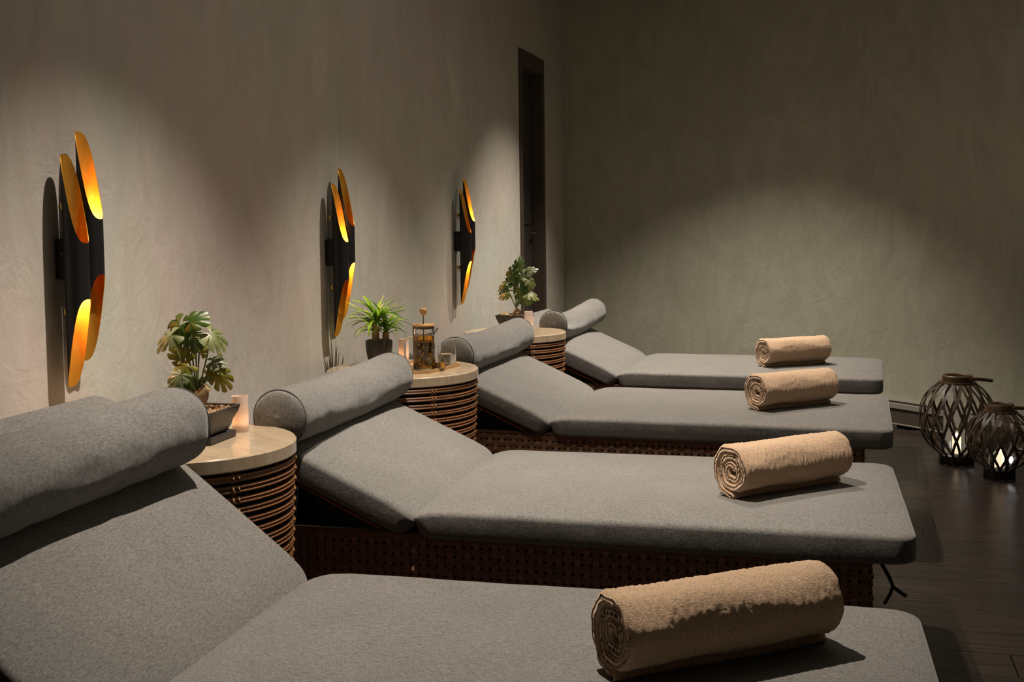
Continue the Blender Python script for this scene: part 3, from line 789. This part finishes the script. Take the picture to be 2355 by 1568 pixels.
# plant 2: spiky strap-leaved plant in a round pot
p2 = Vector((-1.500, 3.628, TZ))
r2 = empty('potted_spiky_plant', p2, 0, 'spiky green strap-leaved plant in a round charcoal pot on the tea table', 'plant')
G().lathe([(0, 0), (.031, 0), (.037, .008), (.0435, .040), (.0455, .068), (.0445, .077), (.0415, .078), (.041, .070), (0, .070)], 48).obj('pot', M['pot_dark'], r2)
pebbles(r2, .040, .040, .072, 120, 8, True)
rnd = random.Random(11)
G().tube([(-.010, -.004, .068), (-.010, -.004, .118), (-.009, -.003, .142)], [.0125, .012, .010], 12).obj('cane', M['bark'], r2)
G().tube([(.020, .010, .068), (.021, .010, .095), (.021, .010, .105)], [.012, .0115, .009], 12).obj('cane', M['bark'], r2)
def blade(cx0, azi, tilt, L, wd, droop, mk):
    c0 = Vector(cx0); n = 10; V = []; F = []; p = c0.copy(); el = tilt
    for k in range(n + 1):
        q = k / n; hd = Vector((math.cos(azi), math.sin(azi), 0)); sd = Vector((-math.sin(azi), math.cos(azi), 0))
        d = hd * math.cos(el) + up * math.sin(el); nm = -hd * math.sin(el) + up * math.cos(el)
        w2 = wd * (math.sin(PI * min(1, .18 + q * .82)) ** .7) * (1 if q < .98 else .1)
        V += [tuple(p - sd * w2 + nm * w2 * .45), tuple(p), tuple(p + sd * w2 + nm * w2 * .45)]
        p = p + d * (L / n); el -= droop / n
    for k in range(n):
        for j in range(2): a = k * 3 + j; F.append((a, a + 1, a + 4, a + 3))
    return mesh('leaf', V, F, M[mk])
for i in range(76):
    c0 = (-.009, -.003, .094 + rnd.uniform(0, .054)) if i % 3 else (.021, .010, .088 + rnd.uniform(0, .032))
    azi = i * 2.4 + rnd.uniform(-.3, .3); q = rnd.random()
    link('leaf', blade(c0, azi, rnd.uniform(.5, 1.4), rnd.uniform(.085, .145), rnd.uniform(.0038, .0062), rnd.uniform(.6, 2.4), 'blade' if q < .72 else 'blade_bright'), r2)
av = math.atan2(VR.y, VR.x)
for (azo, tl, L, dr_) in ((PI, .75, .125, .35), (PI + .2, .35, .10, .5), (0.1, .55, .125, .55), (-.2, .15, .10, .1), (0.0, .95, .12, .9), (PI - .1, .2, .10, 1.0), (PI * .9, 1.2, .10, .3), (.6, 1.3, .095, .2), (0, 1.1, .09, .3)):
    link('leaf', blade((-.009, -.003, .140), av + azo, tl, L, .0055, dr_, 'blade_bright' if tl > .7 else 'blade'), r2)

# ------------------------------------------------------------------ tea tray and what stands on it
tc = Vector((-1.310, 3.515, TZ)); ta = math.radians(80)
u_, v_ = Vector((math.cos(ta), math.sin(ta), 0)), Vector((-math.sin(ta), math.cos(ta), 0))
tr = empty('serving_tray', tc, ta, 'eight-sided wooden tray with a low rim under the teapot', 'tray')
def octo(hl, hw, c): return [(hl - c, -hw), (hl, -hw + c), (hl, hw - c), (hl - c, hw), (-hl + c, hw), (-hl, hw - c), (-hl, -hw + c), (-hl + c, -hw)]
def ring(hl, hw, c, th, z0, z1):
    A = octo(hl, hw, c); B = octo(hl - th, hw - th, c - th * .4); V = [(x, y, z) for z in (z0, z1) for P in (A, B) for x, y in P]; F = []
    for k in range(8):
        j = (k + 1) % 8; F += [(k, j, 16 + j, 16 + k), (8 + k, 24 + k, 24 + j, 8 + j), (16 + k, 16 + j, 24 + j, 24 + k), (k, 8 + k, 8 + j, j)]
    return V, F
V, F = ring(.142, .092, .045, .005, 0, .010); link('tray_rim', mesh('tray_rim', V, F, M['tray'], False), tr)
A = octo(.138, .088, .043); V = [(x, y, .0005) for x, y in A] + [(x, y, .005) for x, y in A]
F = [tuple(range(8))[::-1], tuple(range(8, 16))] + [(k, (k + 1) % 8, 8 + (k + 1) % 8, 8 + k) for k in range(8)]
link('tray_board', mesh('tray_board', V, F, M['tray'], False), tr)
PZ = TZ + .0052
# teapot (glass press)
pp = Vector((-1.279, 3.462, PZ)); PR, PH = .0345, .135
tp = empty('glass_press_teapot', pp, 0, 'tall glass plunger teapot full of amber tea with wooden lid and knob', 'teapot')
G().lathe([(0, 0), (PR - .002, 0), (PR, .003), (PR, PH), (PR - .0015, PH + .001), (PR - .002, PH), (PR - .002, .004), (0, .003)], 56).obj('glass_body', M['glass'], tp)
hv = -VR
G().tube([tuple(hv * (PR - .0005) + up * .100), tuple(hv * (PR + .014) + up * .101), tuple(hv * (PR + .023) + up * .094), tuple(hv * (PR + .0255) + up * .080), tuple(hv * (PR + .0245) + up * .045), tuple(hv * (PR + .0235) + up * .018), tuple(hv * (PR + .016) + up * .010), tuple(hv * (PR - .0005) + up * .009)], .0034, 10).obj('glass_handle', M['glass'], tp)
V = [tuple(VR * (PR - .001) + VF * .010 + up * (PH - .001)), tuple(VR * (PR - .001) - VF * .010 + up * (PH - .001)), tuple(VR * (PR + .013) + up * (PH - .004)), tuple(VR * (PR - .001) + up * (PH - .026)),
     tuple(VR * (PR - .001) + VF * .007 + up * (PH - .001)), tuple(VR * (PR - .001) - VF * .007 + up * (PH - .001)), tuple(VR * (PR + .009) + up * (PH - .004)), tuple(VR * (PR - .001) + up * (PH - .020))]
link('spout', mesh('spout', V, [(0, 2, 3), (1, 3, 2), (4, 7, 6), (5, 6, 7), (0, 4, 6, 2), (1, 2, 6, 5)], M['glass'], False), tp)
TR = PR - .0012
G().lathe([(0, .0045), (TR - .001, .0045), (TR, .006), (TR, .108), (0, .108)], 48).obj('tea', M['tea'], tp)
rnd = random.Random(4); g = G()
for _ in range(900):
    a = rnd.random() * 2 * PI; rr = (TR - .004) * math.sqrt(rnd.random()); z = .015 + .070 * rnd.random() ** .8; s = rnd.uniform(.002, .0052)
    c = Vector((rr * math.cos(a), rr * math.sin(a), z)); d1 = Vector((rnd.uniform(-1, 1), rnd.uniform(-1, 1), rnd.uniform(-1, 1))).normalized(); d2 = d1.orthogonal().normalized()
    g.add([tuple(c + d1 * s), tuple(c + d2 * s * .5), tuple(c - d1 * s), tuple(c - d2 * s * .5 + up * .001)], [(0, 1, 2, 3)])
tag(g.obj('tea_leaves', M['tea_leaves'], tp, False), kind='stuff')
G().lathe([(0, .086), (TR - .002, .086), (TR - .001, .088), (TR - .002, .090), (0, .090)], 32).obj('filter_disc', M['steel'], tp)
G().tube([(0, 0, .088), (0, 0, .178)], .0016, 8).obj('plunger_rod', plain('dark_rod', (.05, .03, .02), .4, .5), tp)
G().lathe([(0, PH - .006), (PR - .004, PH - .006), (PR - .003, PH - .003), (PR - .004, PH + .0012), (0, PH + .0012)], 40).obj('lid_seal', plain('seal', (.09, .04, .025), .6), tp)
G().lathe([(0, PH + .0015), (PR, PH + .0015), (PR + .001, PH + .003), (PR + .001, PH + .0065), (PR, PH + .008), (0, PH + .008)], 48).obj('lid', M['bamboo'], tp)
G().lathe([(0, .172), (.006, .173), (.0115, .182), (.012, .191), (.011, .193), (0, .193)], 28).obj('lid_knob', M['bamboo'], tp)
# small tea glass and large water glass
gs = empty('small_tea_glass', (-1.231, 3.474, PZ), 0, 'small glass of amber tea beside the teapot', 'glass')
G().lathe([(0, 0), (.0165, 0), (.0175, .002), (.0175, .034), (.0163, .034), (.0163, .004), (0, .004)], 36).obj('glass_cup', M['glass'], gs)
G().lathe([(0, .0045), (.0168, .0045), (.0168, .022), (0, .022)], 32).obj('tea', M['tea'], gs)
gb = empty('water_glass', (-1.243, 3.578, PZ), 0, 'clear round tumbler half filled with water at the right end of the tray', 'glass')
G().lathe([(0, 0), (.022, 0), (.028, .004), (.031, .020), (.031, .048), (.0285, .064), (.0272, .064), (.0294, .048), (.0294, .020), (.026, .007), (0, .006)], 48).obj('glass_cup', M['glass'], gb)
G().lathe([(0, .0062), (.0262, .0068), (.0300, .020), (.0300, .036), (0, .036)], 40).obj('water', M['water'], gb)

# ------------------------------------------------------------------ lanterns on the floor
def lantern(x, y, R, H, label, rot, hs=1):
    t = empty('lantern', (x, y, 0), rot, label, 'lantern', 'woven floor lanterns'); nb = 16
    zb, zt = .040, H - .034; zc = (zb + zt) / 2; hh = (zt - zb) / 2
    def rad(z):
        q = (z - zc) / hh; return R * math.sqrt(max(0, 1 - .80 * abs(q) ** 2.3))
    G().lathe([(0, 0), (R * .47, 0), (R * .48, .004), (R * .48, .034), (R * .44, .040), (0, .040)], 48).obj('base', M['lantern_base'], t)
    rt_ = rad(zt)
    G().lathe([(rt_ * .80, zt - .004), (rt_ * 1.12, zt - .004), (rt_ * 1.14, zt), (rt_ * 1.12, zt + .006), (rt_ * .80, zt + .006)], 48, closed=True).obj('top_ring', M['lantern_wood'], t)
    G().lathe([(rt_ * .72, zt + .004), (rt_ * .92, zt + .004), (rt_ * .93, zt + .030), (rt_ * .88, zt + .034), (rt_ * .78, zt + .034), (rt_ * .72, zt + .030)], 48, closed=True).obj('collar', M['lantern_wood'], t)
    hd = VR * 1.0; a = math.atan2(hd.y, hd.x) - rot; e = Vector((math.cos(a), math.sin(a), 0)); f = Vector((-math.sin(a), math.cos(a), 0))
    G().tube([tuple(e * rt_ * .5 - f * rt_ * .9 + up * (zt + .024)), tuple(e * rt_ * 1.1 - f * rt_ * .85 + up * (zt + .022)), tuple(e * rt_ * 1.9 - f * rt_ * .75 + up * (zt + .014))], .0075, 8).obj('handle', M['lantern_wood'], t)
    for s in (1, -1):
        for k in range(nb):
            V = []; F = []; n = 22
            for i in range(n + 1):
                z = zb - .004 + (zt - zb + .008) * i / n; r = rad(max(zb, min(zt, z))) + (.0025 if s > 0 else 0)
                a = 2 * PI * k / nb + s * (i / n - .5) * .78; wa = .0062 / r * (.75 + .25 * r / R)
                for o in (-wa, wa):
                    for d in (0, .0022): V.append(((r + d) * math.cos(a + o), (r + d) * math.sin(a + o), z))
            for i in range(n):
                b = i * 4
                F += [(b + 1, b + 3, b + 7, b + 5), (b, b + 4, b + 6, b + 2), (b, b + 1, b + 5, b + 4), (b + 2, b + 6, b + 7, b + 3)]
            link('slat', mesh('slat', V, F, M['lantern_strip'], True, 50), t)
    G().lathe([(0, .042), (R * .36, .042), (R * .37, .044), (R * .37, H * .62), (R * .365, H * .62), (R * .365, .046), (0, .046)], 40).obj('glass_liner', M['glass'], t)
    G().lathe([(0, .047), (.0185, .047), (.0185, .047 + R * .45), (.014, .047 + R * .44), (0, .047 + R * .42)], 32).obj('candle', M['candle_glow'], t)
    for (ex, ez, s_, nm, mk) in ((.0, -.006, .008, 'flame', 'flame_small'),):
        G().lathe([(0, 0), (s_ * .5, .004), (s_ * .6, .010), (s_ * .3, .018), (0, .024)], 12).obj(nm, M[mk], t, loc=tuple(e * ex + up * (.047 + R * .43)))
    bp = e * (R * .30) - f * .02
    G().lathe([(0, -.015), (.006, -.010), (.0085, 0), (.006, .010), (0, .015)], 16).obj('led_bulb', M['led'], t, loc=(bp.x, bp.y, .075))
    for (lx, en, cl) in ((Vector((0, 0, .047 + R * .50)), 1.2, (1, .78, .5)), (Vector((bp.x * 1.0, bp.y, .075)), 1.0, (.95, 1, 1))):
        d = bpy.data.lights.new('lantern_light', 'POINT'); d.energy = en; d.color = cl; d.shadow_soft_size = .007
        l = bpy.data.objects.new('lantern_light', d); COL.objects.link(l); l.parent = t; l.location = lx
lantern(.478, 5.372, .153, .382, 'larger round lantern of crossed wooden slats on the floor, left of the pair', .1)
lantern(.620, 5.105, .129, .303, 'smaller round lantern of crossed wooden slats on the floor, right of the pair', .3)
